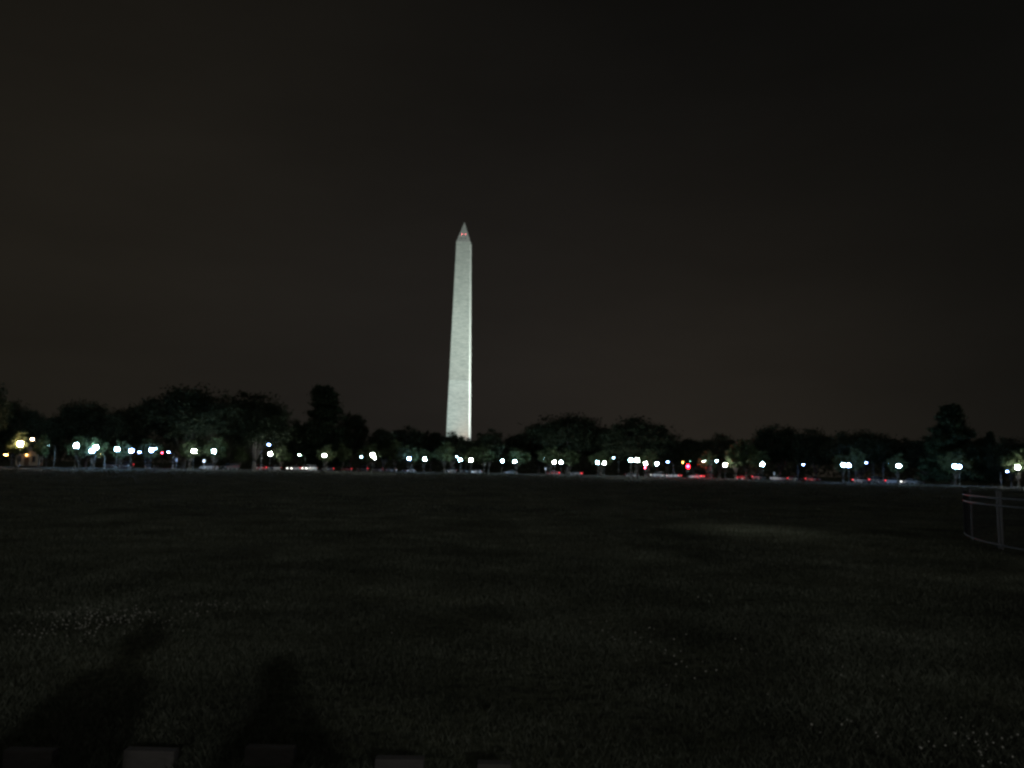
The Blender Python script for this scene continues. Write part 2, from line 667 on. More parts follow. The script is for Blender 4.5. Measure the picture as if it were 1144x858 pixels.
def strip(name, o0, o1, z0, z1, m):
    """a band that follows the oval edge between two offsets; z1 > z0 gives it kerb-like sides"""
    bm = bmesh.new()
    A = [bm.verts.new((p[0] + n.x * o0, p[1] + n.y * o0, z1)) for p, n in zip(RING, RN)]
    B = [bm.verts.new((p[0] + n.x * o1, p[1] + n.y * o1, z1)) for p, n in zip(RING, RN)]
    for i in range(len(A) - 1):
        bm.faces.new((A[i], A[i + 1], B[i + 1], B[i]))
    if z0 < z1:
        C_ = [bm.verts.new((v.co.x, v.co.y, z0)) for v in A]
        D_ = [bm.verts.new((v.co.x, v.co.y, z0)) for v in B]
        for i in range(len(A) - 1):
            bm.faces.new((C_[i], C_[i + 1], A[i + 1], A[i]))
            bm.faces.new((B[i], B[i + 1], D_[i + 1], D_[i]))
    bmesh.ops.recalc_face_normals(bm, faces=bm.faces)
    return structure(obj(name, bm, m))


strip('footpath', -2.6, -0.4, -0.02, 0.03, M['concrete'])
strip('kerb', 2.6, 2.85, -0.02, 0.14, M['concrete'])
strip('road', 2.85, 15.2, 0.004, 0.004, M['asphalt'])
strip('far_kerb', 15.2, 15.45, -0.02, 0.14, M['concrete'])
strip('road_centre_line', 9.0, 9.14, 0.008, 0.008, M['paint'])

# ------------------------------------------------------------------ the monument
def build_monument():
    root = thing('obelisk_monument', 'tall floodlit white marble obelisk rising above the dark treeline', 'monument',
                 (MON_X, MON_Y, MON_Z), math.radians(-2.8))
    Hs, wb, wt_, Hp = 152.4, 16.8 / 2, 10.5 / 2, 16.9
    bm = bmesh.new()
    N = 60
    rows = []
    for i in range(N + 1):
        k = i / N
        w = wb + (wt_ - wb) * k
        z = -2.0 + (Hs + 2.0) * k
        rows.append([bm.verts.new((x * w, y * w, z)) for x, y in ((-1, -1), (1, -1), (1, 1), (-1, 1))])
    for a, b in zip(rows[:-1], rows[1:]):
        for i in range(4):
            j = (i + 1) % 4
            bm.faces.new((a[i], a[j], b[j], b[i]))
    bm.faces.new(rows[-1])
    obj('shaft', bm, M['shaft'], root)
    bm = bmesh.new()
    base = [bm.verts.new((x * wt_, y * wt_, Hs)) for x, y in ((-1, -1), (1, -1), (1, 1), (-1, 1))]
    f = (Hp - 0.9) / Hp
    tp = [bm.verts.new((x * wt_ * (1 - f), y * wt_ * (1 - f), Hs + Hp - 0.9)) for x, y in ((-1, -1), (1, -1), (1, 1), (-1, 1))]
    for i in range(4):
        j = (i + 1) % 4
        bm.faces.new((base[i], base[j], tp[j], tp[i]))
    pyr = obj('pyramidion', bm, M['pyramidion'], root)
    bm = bmesh.new()
    ap = bm.verts.new((0, 0, Hs + Hp))
    b4 = [bm.verts.new((x * wt_ * (1 - f), y * wt_ * (1 - f), Hs + Hp - 0.9)) for x, y in ((-1, -1), (1, -1), (1, 1), (-1, 1))]
    for i in range(4):
        bm.faces.new((b4[i], b4[(i + 1) % 4], ap))
    obj('capstone', bm, M['aluminium'], pyr)
    # observation windows (two per face) and the red aircraft warning lights above them
    slope = math.atan2(wt_, Hp)
    wbm = bmesh.new()
    box(wbm, (0, 0, 0), (0.9, 0.12, 0.62))
    wme = bpy.data.meshes.new('window')
    wbm.to_mesh(wme)
    wbm.free()
    wme.materials.append(M['dark_opening'])
    lbm = bmesh.new()
    bmesh.ops.create_uvsphere(lbm, u_segments=12, v_segments=8, radius=0.2)
    lme = bpy.data.meshes.new('warning_light')
    lbm.to_mesh(lme)
    lbm.free()
    lme.materials.append(M['beacon'])
    for q in range(4):
        R = Matrix.Rotation(q * PI / 2, 4, 'Z')
        for sx in (-1, 1):
            z = Hs + 2.9
            y = -wt_ * (1 - (z - Hs) / Hp)
            o = mesh_obj('window', wme, None, pyr)
            o.matrix_local = R @ Matrix.Translation((sx * 1.45, y - 0.01, z)) @ Matrix.Rotation(-slope, 4, 'X')
            if q % 2:
                continue
            z = Hs + 6.2
            y = -wt_ * (1 - (z - Hs) / Hp)
            o = mesh_obj('warning_light', lme, None, pyr)
            o.matrix_local = R @ Matrix.Translation((sx * 1.38, y + 0.04, z))
    # the floodlights round its foot: fixture with a real spot lamp in it
    fb = bmesh.new()
    box(fb, (0, 0, 0.5), (1.1, 0.7, 0.5), Euler((0, 0, 0)), 0.06)
    box(fb, (0, 0, 0.13), (0.3, 0.3, 0.26))
    fme = bpy.data.meshes.new('floodlight')
    fb.to_mesh(fme)
    fb.free()
    fme.materials.append(M['galv'])
    Rm = Matrix.Rotation(math.radians(-2.8), 4, 'Z')
    spots = [  # local position, aim, colour, share
        ((-40, -108, 0), (-1, -7, 152), (0.78, 1.0, 0.96), 0.50, 74),
        ((40, -108, 0), (1, -7, 152), (0.88, 1.0, 0.97), 0.50, 74),
        ((0, -135, 0), (0, -6, 160), (0.83, 1.0, 0.96), 0.60, 44),
        ((-30, -62, 0), (-3, -8, 42), (0.68, 0.98, 1.0), 0.19, 84),
        ((26, -62, 0), (3, -8, 44), (1.0, 0.90, 0.84), 0.155, 84),
        ((9, -22, 0), (6, -8, 6), (1.0, 0.70, 0.55), 0.006, 80),
        ((108, -36, 0), (7, -1, 140), (0.82, 1.0, 0.97), 1.75, 80),
        ((108, 36, 0), (7, 1, 140), (0.90, 1.0, 0.98), 1.75, 80),
        ((60, 0, 0), (8, 0, 40), (0.92, 1.0, 1.0), 0.60, 90),
    ]
    for i, (p, aim, col, share, ang) in enumerate(spots):
        P = Rm @ Vector(p) + Vector((MON_X, MON_Y, 0))
        P.z = hill(P.x, P.y)
        A = Rm @ Vector(aim) + Vector((MON_X, MON_Y, MON_Z))
        fo = mesh_obj('floodlight', fme)
        fo.location = P
        dv = A - P
        fo.rotation_euler = (0, 0, math.atan2(dv.y, dv.x) - PI / 2)
        tag(fo, 'steel floodlight box on the grass aimed up at the obelisk', 'floodlight', 'floodlights round the obelisk')
        ld = bpy.data.lights.new('flood_lamp', 'SPOT')
        ld.energy = MONUMENT_FLOOD * share
        ld.color = col
        ld.spot_size = math.radians(ang)
        ld.spot_blend = 1.0
        ld.shadow_soft_size = 0.5
        lo = bpy.data.objects.new('flood_lamp', ld)
        COL.objects.link(lo)
        lo.location = P + Vector((0, 0, 1.3))
        lo.rotation_euler = (A - lo.location).to_track_quat('-Z', 'Y').to_euler()


build_monument()

# ------------------------------------------------------------------ trees
def trunk_limbs(H, W, split, limbs, r0):
    bm = bmesh.new()
    tube(bm, [(0, 0, -0.3), (0.05, 0, 0.3), (0.1, 0.08, split * 0.55), (0.05, 0.02, split)], [r0 * 1.5, r0 * 1.05, r0 * .9, r0 * .85], 10)
    tips = []
    for i in range(limbs):
        a = 2 * PI * i / limbs + random.uniform(-.35, .35)
        rr = W * random.uniform(0.18, 0.36)
        z1 = H * random.uniform(0.62, 0.85)
        p0 = Vector((0.05, 0.02, split * random.uniform(0.8, 0.97)))
        p1 = Vector((math.cos(a) * rr * .34, math.sin(a) * rr * .34, split + (z1 - split) * .35))
        p2 = Vector((math.cos(a + .15) * rr * .72, math.sin(a + .15) * rr * .72, split + (z1 - split) * .72))
        p3 = Vector((math.cos(a + .1) * rr, math.sin(a + .1) * rr, z1))
        tube(bm, [p0, p1, p2, p3], [r0 * .55, r0 * .4, r0 * .24, r0 * .08], 6)
        tips.append(p3)
        for s_ in range(2):
            b = a + random.choice((-1, 1)) * random.uniform(.4, .9)
            q0 = p1.lerp(p2, random.uniform(.2, .9))
            q1 = q0 + Vector((math.cos(b) * W * .14, math.sin(b) * W * .14, H * random.uniform(.03, .12)))
            tube(bm, [q0, q0.lerp(q1, .5) + Vector((0, 0, .2)), q1], [r0 * .22, r0 * .15, r0 * .05], 5)
    return bm


def crown_points(H, W, base, n_cl, per, lob=0.25, rad=0.072, flat_top=1.0):
    ph = rng.uniform(0, 2 * PI, 4)
    pts = []
    c0 = H * (base + 1) / 2
    hz = H * (1 - base) / 2
    for _ in range(n_cl):
        d = rng.normal(size=3)
        d /= np.linalg.norm(d)
        r = rng.uniform(0.25, 1.0) ** 0.5
        az = math.atan2(d[1], d[0])
        k = 1 + lob * (0.5 * math.sin(2 * az + ph[0]) + 0.35 * math.sin(3 * az + ph[1]) + 0.35 * math.sin(5 * az + ph[2] + 3 * d[2]))
        cr = W * rad * rng.uniform(0.6, 1.4)
        zf = d[2] * (0.82 if d[2] < 0 else flat_top)
        c = np.array([d[0] * (W / 2 - cr) * r * k, d[1] * (W / 2 - cr) * r * k, c0 + zf * (hz - cr * .7) * r * (0.9 + 0.25 * rng.uniform(-1, 1))])
        p = rng.normal(size=(per, 3)) * cr * np.array([0.62, 0.62, 0.46]) + c
        pts.append(p)
    P = np.concatenate(pts)
    return P[(P[:, 2] > H * base * 0.8)]


def make_broadleaf(H, W, base, n_cl, per, lf, lob, limbs, m):
    root = thing('tree', '', 'tree')
    obj('trunk', trunk_limbs(H, W, H * base * 0.72, limbs, 0.021 * H), M['bark'], root, True)
    P = crown_points(H, W, base, n_cl, per, lob)
    mesh_obj('crown', quads_mesh('crown', leaf_quads(P, lf)), M[m], root)
    root['nomH'], root['nomW'] = float(np.percentile(P[:, 2], 99.8)), 2 * float(np.percentile(np.abs(P[:, :2]), 99))
    return root


def make_conifer(H, W, prof, m='needle', n=230):
    root = thing('tree', '', 'tree')
    bm = bmesh.new()
    r0 = 0.02 * H
    tube(bm, [(0, 0, -.3), (0.05, 0, H * .3), (-.05, .05, H * .65), (0, 0, H * .97)], [r0 * 1.3, r0, r0 * .6, r0 * .12], 9)
    pts = []
    for i in range(n):
        t = 0.10 + 0.89 * ((i + random.random()) / n) ** 1.2
        z = H * t
        a = random.uniform(0, 2 * PI)
        R = np.interp(t, [p[0] for p in prof], [p[1] for p in prof]) * W / 2 * random.uniform(.42, 1.15)
        tip = np.array([math.cos(a) * R, math.sin(a) * R, z - R * 0.10])
        st = np.array([0, 0, z])
        if i % 3 == 0:
            tube(bm, [st, (st + tip) / 2 + np.array([0, 0, .15]), tip * .96 + st * .04], [r0 * .2, r0 * .13, r0 * .05], 4)
        k = rng.uniform(0.1, 1.0, 110) ** .75
        p = st + (tip - st) * k[:, None] + rng.normal(size=(110, 3)) * np.array([.5, .5, .26]) * (H / 20)
        pts.append(p)
        pts.append(tip * .93 + st * .07 + rng.normal(size=(55, 3)) * np.array([.62, .62, .36]) * (H / 20))
    P = np.concatenate(pts)
    obj('trunk', bm, M['bark'], root, True)
    mesh_obj('crown', quads_mesh('crown', leaf_quads(P, 0.34, 0.4)), M[m], root)
    root['nomH'], root['nomW'] = float(np.percentile(P[:, 2], 99.9)), 2 * float(np.percentile(np.abs(P[:, :2]), 98))
    return root


random.seed(11)
PROTO = {
    'a': make_broadleaf(20, 17, 0.19, 250, 85, .30, .15, 7, 'leaf'),
    'b': make_broadleaf(19, 16, 0.17, 230, 85, .30, .18, 6, 'leaf'),
    'c': make_broadleaf(18, 13, 0.15, 190, 85, .28, .16, 5, 'leaf'),
    'd': make_broadleaf(16, 10, 0.13, 150, 85, .26, .2, 5, 'leaf'),
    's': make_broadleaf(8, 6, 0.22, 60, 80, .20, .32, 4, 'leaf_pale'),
    'k': make_conifer(19.5, 13, [(0, .5), (.12, .75), (.3, 1), (.5, .88), (.66, .62), (.8, .48), (.93, .46), (1, .34)]),
    'p': make_conifer(19, 11, [(0, .85), (.2, 1), (.42, .9), (.6, .68), (.75, .46), (.87, .30), (.95, .18), (1, .04)]),
}
USED = set()
# photo column, row of the top, half width in pixels, kind, distance beyond the oval edge, label
TREES = [
    (-30, 425, 27, 'a', 4, 'tall tree cut by the left picture edge, only a branch tip in frame'),
    (14, 450, 27, 'b', 20, 'dark round tree behind the warm lamp at the far left'),
    (52, 466, 18, 'c', 24, 'low dark tree filling the dip right of the warm lamp'),
    (96, 450, 34, 'a', 22, 'broad dark tree above the close pair of lamps near the left'),
    (140, 455, 25, 'c', 26, 'narrower dark tree leaning against the left flank of the tallest round crown'),
    (205, 433, 48, 'a', 12, 'largest broad domed tree, its forked limbs lit by the lamp below'),
    (284, 441, 42, 'b', 10, 'big dark tree with a thick trunk, right of the largest domed tree'),
    (330, 470, 16, 'd', 60, 'small distant tree in the gap between the big tree and the layered conifer'),
    (361, 432, 23, 'k', 14, 'tall layered conifer with a ragged flat top left of the obelisk'),
    (391, 463, 17, 'c', 22, 'round shouldered tree touching the right side of the layered conifer'),
    (428, 480, 17, 'c', 8, 'low leafy tree right of the elongated bright lamp, left of the obelisk'),
    (455, 477, 16, 'd', 14, 'pointed leafy tree two crowns left of the obelisk'),
    (481, 483, 17, 'c', 18, 'low dark tree just left of the obelisk foot'),
    (505, 483, 13, 'd', 6, 'slim tree hiding the left corner of the obelisk foot'),
    (521, 490, 10, 'd', 20, 'low tree in front of the right corner of the obelisk foot'),
    (546, 480, 16, 'd', 2, 'egg shaped tree standing just right of the obelisk'),
    (577, 485, 17, 'c', 18, 'low tree behind the solitary bluish lamp right of the obelisk'),
    (602, 474, 20, 'b', 24, 'shoulder tree on the left flank of the broad central dome'),
    (634, 464, 41, 'a', 12, 'broad dome shaped tree above the bright lamp pair right of the obelisk'),
    (670, 478, 18, 'c', 20, 'small crown filling the notch between the two broad central domes'),
    (712, 467, 36, 'b', 10, 'broad ragged tree above the red and white lamps'),
    (746, 489, 13, 'd', 22, 'low tree at the right end of the ragged broad tree'),
    (774, 491, 19, 'c', 24, 'low even tree above the red traffic signal'),
    (804, 486, 23, 'b', 22, 'flat topped tree behind the greenish and turquoise lamps'),
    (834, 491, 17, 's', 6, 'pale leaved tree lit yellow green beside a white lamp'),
    (872, 476, 28, 'a', 16, 'knobbly tree rising right of the yellow lit leaves'),
    (912, 480, 23, 'b', 14, 'rounded tree left of the lamp with the lit pale trunk'),
    (962, 482, 33, 'a', 10, 'wide low tree over the bright lamp and lit pale trunk at right'),
    (1003, 490, 20, 'c', 18, 'low tree behind the big white lamp left of the right hand conifer'),
    (1033, 488, 17, 'd', 20, 'small tree nestled against the left skirt of the right hand conifer'),
    (1065, 453, 25, 'p', 8, 'tall pointed conifer near the right edge with a hooked tip'),
    (1094, 490, 16, 'c', 18, 'low round tree between the tall and the short conifer at right'),
    (1108, 483, 9, 'p', 12, 'short narrow conifer poking above the trees at the far right'),
    (1130, 490, 21, 'b', 10, 'dark tree lit green underneath by the last lamp at right'),
    (1168, 488, 26, 'b', 6, 'tree cut by the right picture edge above the iron fence'),
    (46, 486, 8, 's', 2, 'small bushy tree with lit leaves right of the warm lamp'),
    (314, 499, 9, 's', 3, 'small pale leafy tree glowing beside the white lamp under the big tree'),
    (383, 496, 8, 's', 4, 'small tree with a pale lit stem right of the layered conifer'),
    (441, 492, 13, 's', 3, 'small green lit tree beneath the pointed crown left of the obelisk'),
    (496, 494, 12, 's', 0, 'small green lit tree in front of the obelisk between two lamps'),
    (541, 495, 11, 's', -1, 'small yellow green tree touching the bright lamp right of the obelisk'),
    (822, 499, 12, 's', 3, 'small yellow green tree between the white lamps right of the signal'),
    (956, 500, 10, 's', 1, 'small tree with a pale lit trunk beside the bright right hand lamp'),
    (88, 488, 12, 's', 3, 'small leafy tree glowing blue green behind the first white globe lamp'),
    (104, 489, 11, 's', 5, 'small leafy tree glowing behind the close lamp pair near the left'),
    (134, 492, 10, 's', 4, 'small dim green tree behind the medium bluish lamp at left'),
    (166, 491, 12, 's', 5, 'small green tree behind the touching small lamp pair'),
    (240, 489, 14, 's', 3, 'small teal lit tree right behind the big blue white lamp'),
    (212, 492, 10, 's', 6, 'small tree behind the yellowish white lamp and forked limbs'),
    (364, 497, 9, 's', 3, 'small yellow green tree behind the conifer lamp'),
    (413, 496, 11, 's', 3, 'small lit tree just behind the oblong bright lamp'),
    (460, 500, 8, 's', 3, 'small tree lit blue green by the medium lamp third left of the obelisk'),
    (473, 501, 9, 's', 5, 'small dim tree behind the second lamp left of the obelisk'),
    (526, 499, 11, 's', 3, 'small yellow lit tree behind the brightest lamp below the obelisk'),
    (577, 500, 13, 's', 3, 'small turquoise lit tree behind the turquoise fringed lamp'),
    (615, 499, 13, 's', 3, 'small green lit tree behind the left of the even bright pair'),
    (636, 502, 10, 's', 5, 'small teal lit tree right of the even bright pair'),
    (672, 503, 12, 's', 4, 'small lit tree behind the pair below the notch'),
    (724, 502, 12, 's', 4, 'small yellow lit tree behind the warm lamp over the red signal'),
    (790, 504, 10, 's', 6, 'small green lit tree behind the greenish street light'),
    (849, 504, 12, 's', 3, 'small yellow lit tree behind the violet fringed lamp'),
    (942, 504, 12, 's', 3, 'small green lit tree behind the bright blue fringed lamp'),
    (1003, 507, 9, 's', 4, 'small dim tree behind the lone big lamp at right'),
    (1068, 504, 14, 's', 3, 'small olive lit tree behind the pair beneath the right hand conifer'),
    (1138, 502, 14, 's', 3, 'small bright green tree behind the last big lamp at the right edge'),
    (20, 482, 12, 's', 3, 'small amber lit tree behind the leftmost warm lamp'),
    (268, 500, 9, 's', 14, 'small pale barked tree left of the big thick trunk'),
]
for (px, ty, hw, kind, off, lab) in TREES:
    pr = PROTO[kind]
    if px < -10 or px > 1150:
        P_, _t = ring_pt(min(max(px, 0), 1144), off)
        Y = P_.y
    else:
        P_, _t = ring_pt(px, off)
        Y = P_.y
    X = gx(px, Y)
    top = at(px, ty, Y).z
    Wm = 2 * hw * Y / F * 1.06
    sw = Wm / pr['nomW']
    sc = (sw, sw * random.uniform(0.9, 1.1), top / pr['nomH'])
    rz = random.uniform(0, 2 * PI)
    name = {'k': 'conifer_tree', 'p': 'conifer_tree'}.get(kind, 'tree')
    if kind not in USED:
        o = pr
        o.location = (X, Y, 0)
        o.rotation_euler = (0, 0, rz)
        o.scale = sc
        USED.add(kind)
        o['label'] = lab
    else:
        o = dup(pr, (X, Y, 0), rz, sc, lab)
    o.name = name
    o['category'] = 'conifer' if name == 'conifer_tree' else 'tree'
    o['group'] = 'trees along the far edge of the field'

# far woods beyond the road, one dark mass
def build_woods():
    pts = []
    for i in range(620):
        px = rng.uniform(-240, 1380)
        Y = rng.uniform(345, 430)
        X = gx(px, Y)
        h = rng.uniform(10, 16)
        if 470 < px < 560:
            h = rng.uniform(6, 9)
        for _ in range(5):
            c = np.array([X + rng.normal() * 3, Y + rng.normal() * 3, rng.uniform(0.15, 1) * h])
            pts.append(rng.normal(size=(26, 3)) * np.array([1.7, 1.7, 1.2]) + c)
    P = np.concatenate(pts)
    P[:, 2] = np.abs(P[:, 2])
    z = np.array([hill(x, y) for x, y in P[:, :2]])
    P[:, 2] += z
    o = mesh_obj('distant_woods', quads_mesh('distant_woods', leaf_quads(P, .75)), M['woods'])
    o['kind'] = 'stuff'
    tag(o, 'dark mass of far woods behind the lamps and road', 'woods')


build_woods()

# ------------------------------------------------------------------ street lamps
def make_globe_lamp():
    root = thing('street_lamp', '', 'street lamp')
    bm = bmesh.new()
    lathe(bm, [(0.24, 0), (0.24, .16), (.19, .2), (.17, .55), (.12, .66), (.13, .70)], 12)
    obj('base', bm, M['post_paint'], root, False)
    bm = bmesh.new()
    lathe(bm, [(.095, .70), (.075, 2.0), (.06, 3.7), (.09, 3.75), (.09, 3.81), (.06, 3.86), (.14, 4.05), (.17, 4.07)], 12)
    obj('post', bm, M['post_paint'], root, True)
    bm = bmesh.new()
    lathe(bm, [(.17, 4.075), (.32, 4.17), (.385, 4.36), (.365, 4.55), (.24, 4.70), (.1, 4.76)], 14)
    g = obj('globe', bm, globe_mat('cool', GLOBE_BRIGHT), root, True)
    g.material_slots[0].link = 'OBJECT'
    bm = bmesh.new()
    lathe(bm, [(.115, 4.765), (.1, 4.8), (.03, 4.86), (.035, 4.93), (.005, 5.0)], 10)
    obj('finial', bm, M['post_paint'], root, True)
    return root


def make_tall_lamp():
    root = thing('street_light', '', 'street light')
    bm = bmesh.new()
    lathe(bm, [(.18, 0), (.18, .3), (.1, .36), (.06, 6.6)], 10)
    obj('pole', bm, M['post_paint'], root, True)
    bm = bmesh.new()
    tube(bm, [(0, 0, 6.5), (0.25, 0, 6.85), (1.0, 0, 7.0), (1.5, 0, 7.0)], [.05, .045, .04, .035], 7)
    obj('arm', bm, M['post_paint'], root, True)
    bm = bmesh.new()
    box(bm, (1.7, 0, 7.0), (.75, .3, .16), None, .05)
    h = obj('lamp_head', bm, M['post_paint'], root)
    bm = bmesh.new()
    bmesh.ops.create_uvsphere(bm, u_segments=12, v_segments=8, radius=0.24)
    bmesh.ops.scale(bm, vec=(1.25, .75, .8), verts=bm.verts)
    bmesh.ops.translate(bm, vec=(1.75, 0, 6.84), verts=bm.verts)
    g = obj('lens', bm, globe_mat('cool', GLOBE_SMALL), h, True)
    g.material_slots[0].link = 'OBJECT'
    return root


LAMP = {'g': make_globe_lamp(), 't': make_tall_lamp()}
LUSED = set()
GZ = {'g': 4.4, 't': 6.84}


def place_lamp(kind, px, py, size, col, lab):
    st = {'B': GLOBE_BRIGHT, 'M': GLOBE_MEDIUM, 'S': GLOBE_SMALL}[size]
    Y = (GZ[kind] - CAM_Z) * F / max(hor(px) - py, 2)
    sz = 1.0
    if kind == 't':
        # these stand just behind the globe lamps, in the gaps between crowns
        Y = min(Y, ring_pt(px, 4)[0].y)
        sz = at(px, py, Y).z / GZ['t']
    else:
        Y2 = ring_pt(px, 1)[0].y
        if Y2 < Y:
            Y = Y2
            sz = at(px, py, Y).z / GZ['g']
    p = at(px, py, Y)
    X = p.x
    rz = 0.0
    if kind == 't':
        rz = random.choice((0.2, PI - .2, .5, PI - .5))
        X -= 1.75 * math.cos(rz)
    z = hill(X, Y)
    if kind not in LUSED:
        LUSED.add(kind)
        o = LAMP[kind]
        o.location = (X, Y, z)
        o.rotation_euler = (0, 0, rz)
        o.scale = (1, 1, sz)
        o['label'] = lab
    else:
        o = dup(LAMP[kind], (X, Y, z), rz, (1, 1, sz), lab)
    o['group'] = 'globe lamps round the field' if kind == 'g' else 'tall street lights beyond the field'
    g = [c for c in o.children_recursive if c.name.split('.')[0] in ('globe', 'lens')][0]
    g.material_slots[0].link = 'OBJECT'
    g.material_slots[0].material = globe_mat(col, st)
    return o


LAMPS = [
    ('g', 22.5, 496, 'B', 'warm', 'leftmost big lamp, warm pinkish globe near the orange lit gatehouse'),
    ('t', 35, 490.5, 'S', 'warm', 'small pinkish light just above and right of the warm globe lamp'),
    ('t', 52, 497.6, 'S', 'cool', 'small faint light among lit leaves between the warm and first white lamp'),
    ('t', 3.3, 508, 'S', 'amber', 'tiny orange light low at the left picture edge'),
    ('g', 85.4, 498, 'B', 'cool', 'first white globe lamp right of the gatehouse, standing alone'),
    ('g', 107, 500, 'B', 'cool', 'upper right globe of the close lamp pair near the left'),
    ('g', 102.6, 504, 'M', 'blue', 'lower left bluish globe of the close lamp pair near the left'),
    ('t', 109, 508, 'S', 'amber', 'small orange light right under the close lamp pair at left'),
    ('g', 131, 502, 'M', 'cool', 'medium bluish globe lamp over the red tail lights at left'),
    ('g', 146.6, 503.8, 'M', 'blue', 'medium blue fringed globe beside a dark trunk at left'),
    ('t', 155, 505, 'S', 'blue', 'small blue light right of the blue fringed globe'),
    ('g', 169.2, 502.8, 'M', 'blue', 'left globe of the touching small pair under the largest tree'),
    ('t', 172.3, 501.2, 'S', 'cool', 'right light of the touching small pair under the largest tree'),
    ('t', 186.5, 505, 'S', 'blue', 'small blue light just right of the distant red signal'),
    ('g', 216.8, 504, 'B', 'white', 'yellowish white lamp in front of the forked limbs of the largest tree'),
    ('g', 239, 504.4, 'B', 'cool', 'big blue white lamp right of the largest tree trunk'),
    ('t', 299.3, 496.6, 'S', 'blue', 'tiny blue light above the white lamp with the glowing small tree'),
    ('g', 302, 507.2, 'B', 'white', 'white lamp with the small pale glowing tree beside it'),
    ('t', 334, 508, 'S', 'green', 'tiny greenish light midway between the glowing tree and conifer lamp'),
    ('g', 362.4, 509, 'B', 'white', 'bright white lamp directly under the layered conifer'),
    ('t', 403.6, 510.4, 'S', 'cool', 'small white light just left of the oblong bright lamp'),
    ('g', 416.4, 508.4, 'B', 'white', 'upper globe of the oblong bright lamp blob left of the obelisk'),
    ('g', 418.4, 511.4, 'B', 'white', 'lower globe of the oblong bright lamp blob left of the obelisk'),
    ('g', 457, 512.4, 'M', 'blue', 'medium bluish lamp third to the left of the obelisk'),
    ('g', 474.4, 512.9, 'B', 'cool', 'bright white lamp second to the left of the obelisk'),
    ('t', 510, 510, 'S', 'cool', 'small white light directly below the obelisk, above a medium globe'),
    ('g', 514.2, 513.9, 'M', 'cool', 'medium globe lamp directly below the obelisk'),
    ('t', 520, 510.3, 'S', 'white', 'tiny light between the two globes beneath the obelisk'),
    ('g', 526.2, 514.2, 'B', 'white', 'brightest white lamp just right below the obelisk foot'),
    ('g', 561.2, 515.1, 'M', 'cool', 'medium lamp left neighbour of the turquoise fringed lamp'),
    ('g', 575, 515.7, 'B', 'cool', 'turquoise fringed bright lamp standing right of the egg shaped tree'),
    ('t', 608.5, 512.2, 'S', 'cool', 'small white light above and left of the even bright pair'),
    ('g', 619.2, 516.4, 'B', 'white', 'left lamp of the even bright pair under the central dome tree'),
    ('g', 627, 516.5, 'B', 'cool', 'right lamp of the even bright pair under the central dome tree'),
    ('g', 667.7, 517.1, 'M', 'cool', 'smaller left lamp of the pair below the notch between domes'),
    ('g', 675.1, 517.4, 'B', 'white', 'bigger right lamp of the pair below the notch between domes'),
    ('t', 685.7, 511.5, 'S', 'cool', 'tiny white light high between two lamp pairs right of centre'),
    ('g', 704.8, 514.2, 'M', 'cool', 'left of two medium lamps beneath the ragged broad tree'),
    ('g', 711.8, 514.2, 'M', 'white', 'right of two medium lamps beneath the ragged broad tree'),
    ('g', 721.2, 518, 'B', 'white', 'warm white lamp directly above a red signal beneath the ragged tree'),
    ('g', 733.8, 518.1, 'B', 'cool', 'bluish white lamp right of the lamp with red beneath'),
    ('t', 746.2, 515.9, 'S', 'blue', 'tiny blue light halfway to the big red signal'),
    ('t', 786.5, 515.3, 'M', 'green', 'wide greenish street light right of the big red signal'),
    ('t', 789, 515.4, 'S', 'cool', 'small light merged with the right side of the greenish street light'),
    ('t', 801.2, 515, 'M', 'cool', 'turquoise street light second to the right of the red signal'),
    ('g', 810.2, 519.4, 'B', 'white', 'big white lamp third to the right of the red signal'),
    ('g', 851.8, 519, 'B', 'cool', 'white lamp with violet fringe right of the yellow lit leaves'),
    ('t', 898, 519, 'S', 'blue', 'solitary small violet light under the rounded right hand tree'),
    ('g', 942.2, 519.6, 'M', 'cool', 'small left globe merged with the bright lamp by the lit trunk'),
    ('g', 948, 520, 'B', 'blue', 'bright blue fringed lamp left of the lit pale trunk'),
    ('t', 968, 517, 'S', 'blue', 'small blue light right of the lit pale trunk'),
    ('t', 994, 517.2, 'S', 'blue', 'tiny blue light up and left of the lone big lamp at right'),
    ('g', 1004, 520.6, 'B', 'cool', 'lone big white lamp left of the tall right hand conifer'),
    ('t', 1008.7, 520.8, 'S', 'cool', 'small light stuck to the right side of the lone big lamp'),
    ('g', 1066.8, 521.2, 'M', 'cool', 'left globe of the lamp pair beneath the tall right hand conifer'),
    ('g', 1071.6, 521.5, 'M', 'blue', 'right bluish globe of the lamp pair beneath the right hand conifer'),
    ('g', 1137, 522.2, 'B', 'white', 'last big lamp by the right edge, lighting green leaves above'),
    ('t', 1126.3, 526.8, 'S', 'blue', 'tiny bluish light low left of the last big lamp'),
]
random.seed(3)
for L in LAMPS:
    place_lamp(*L)

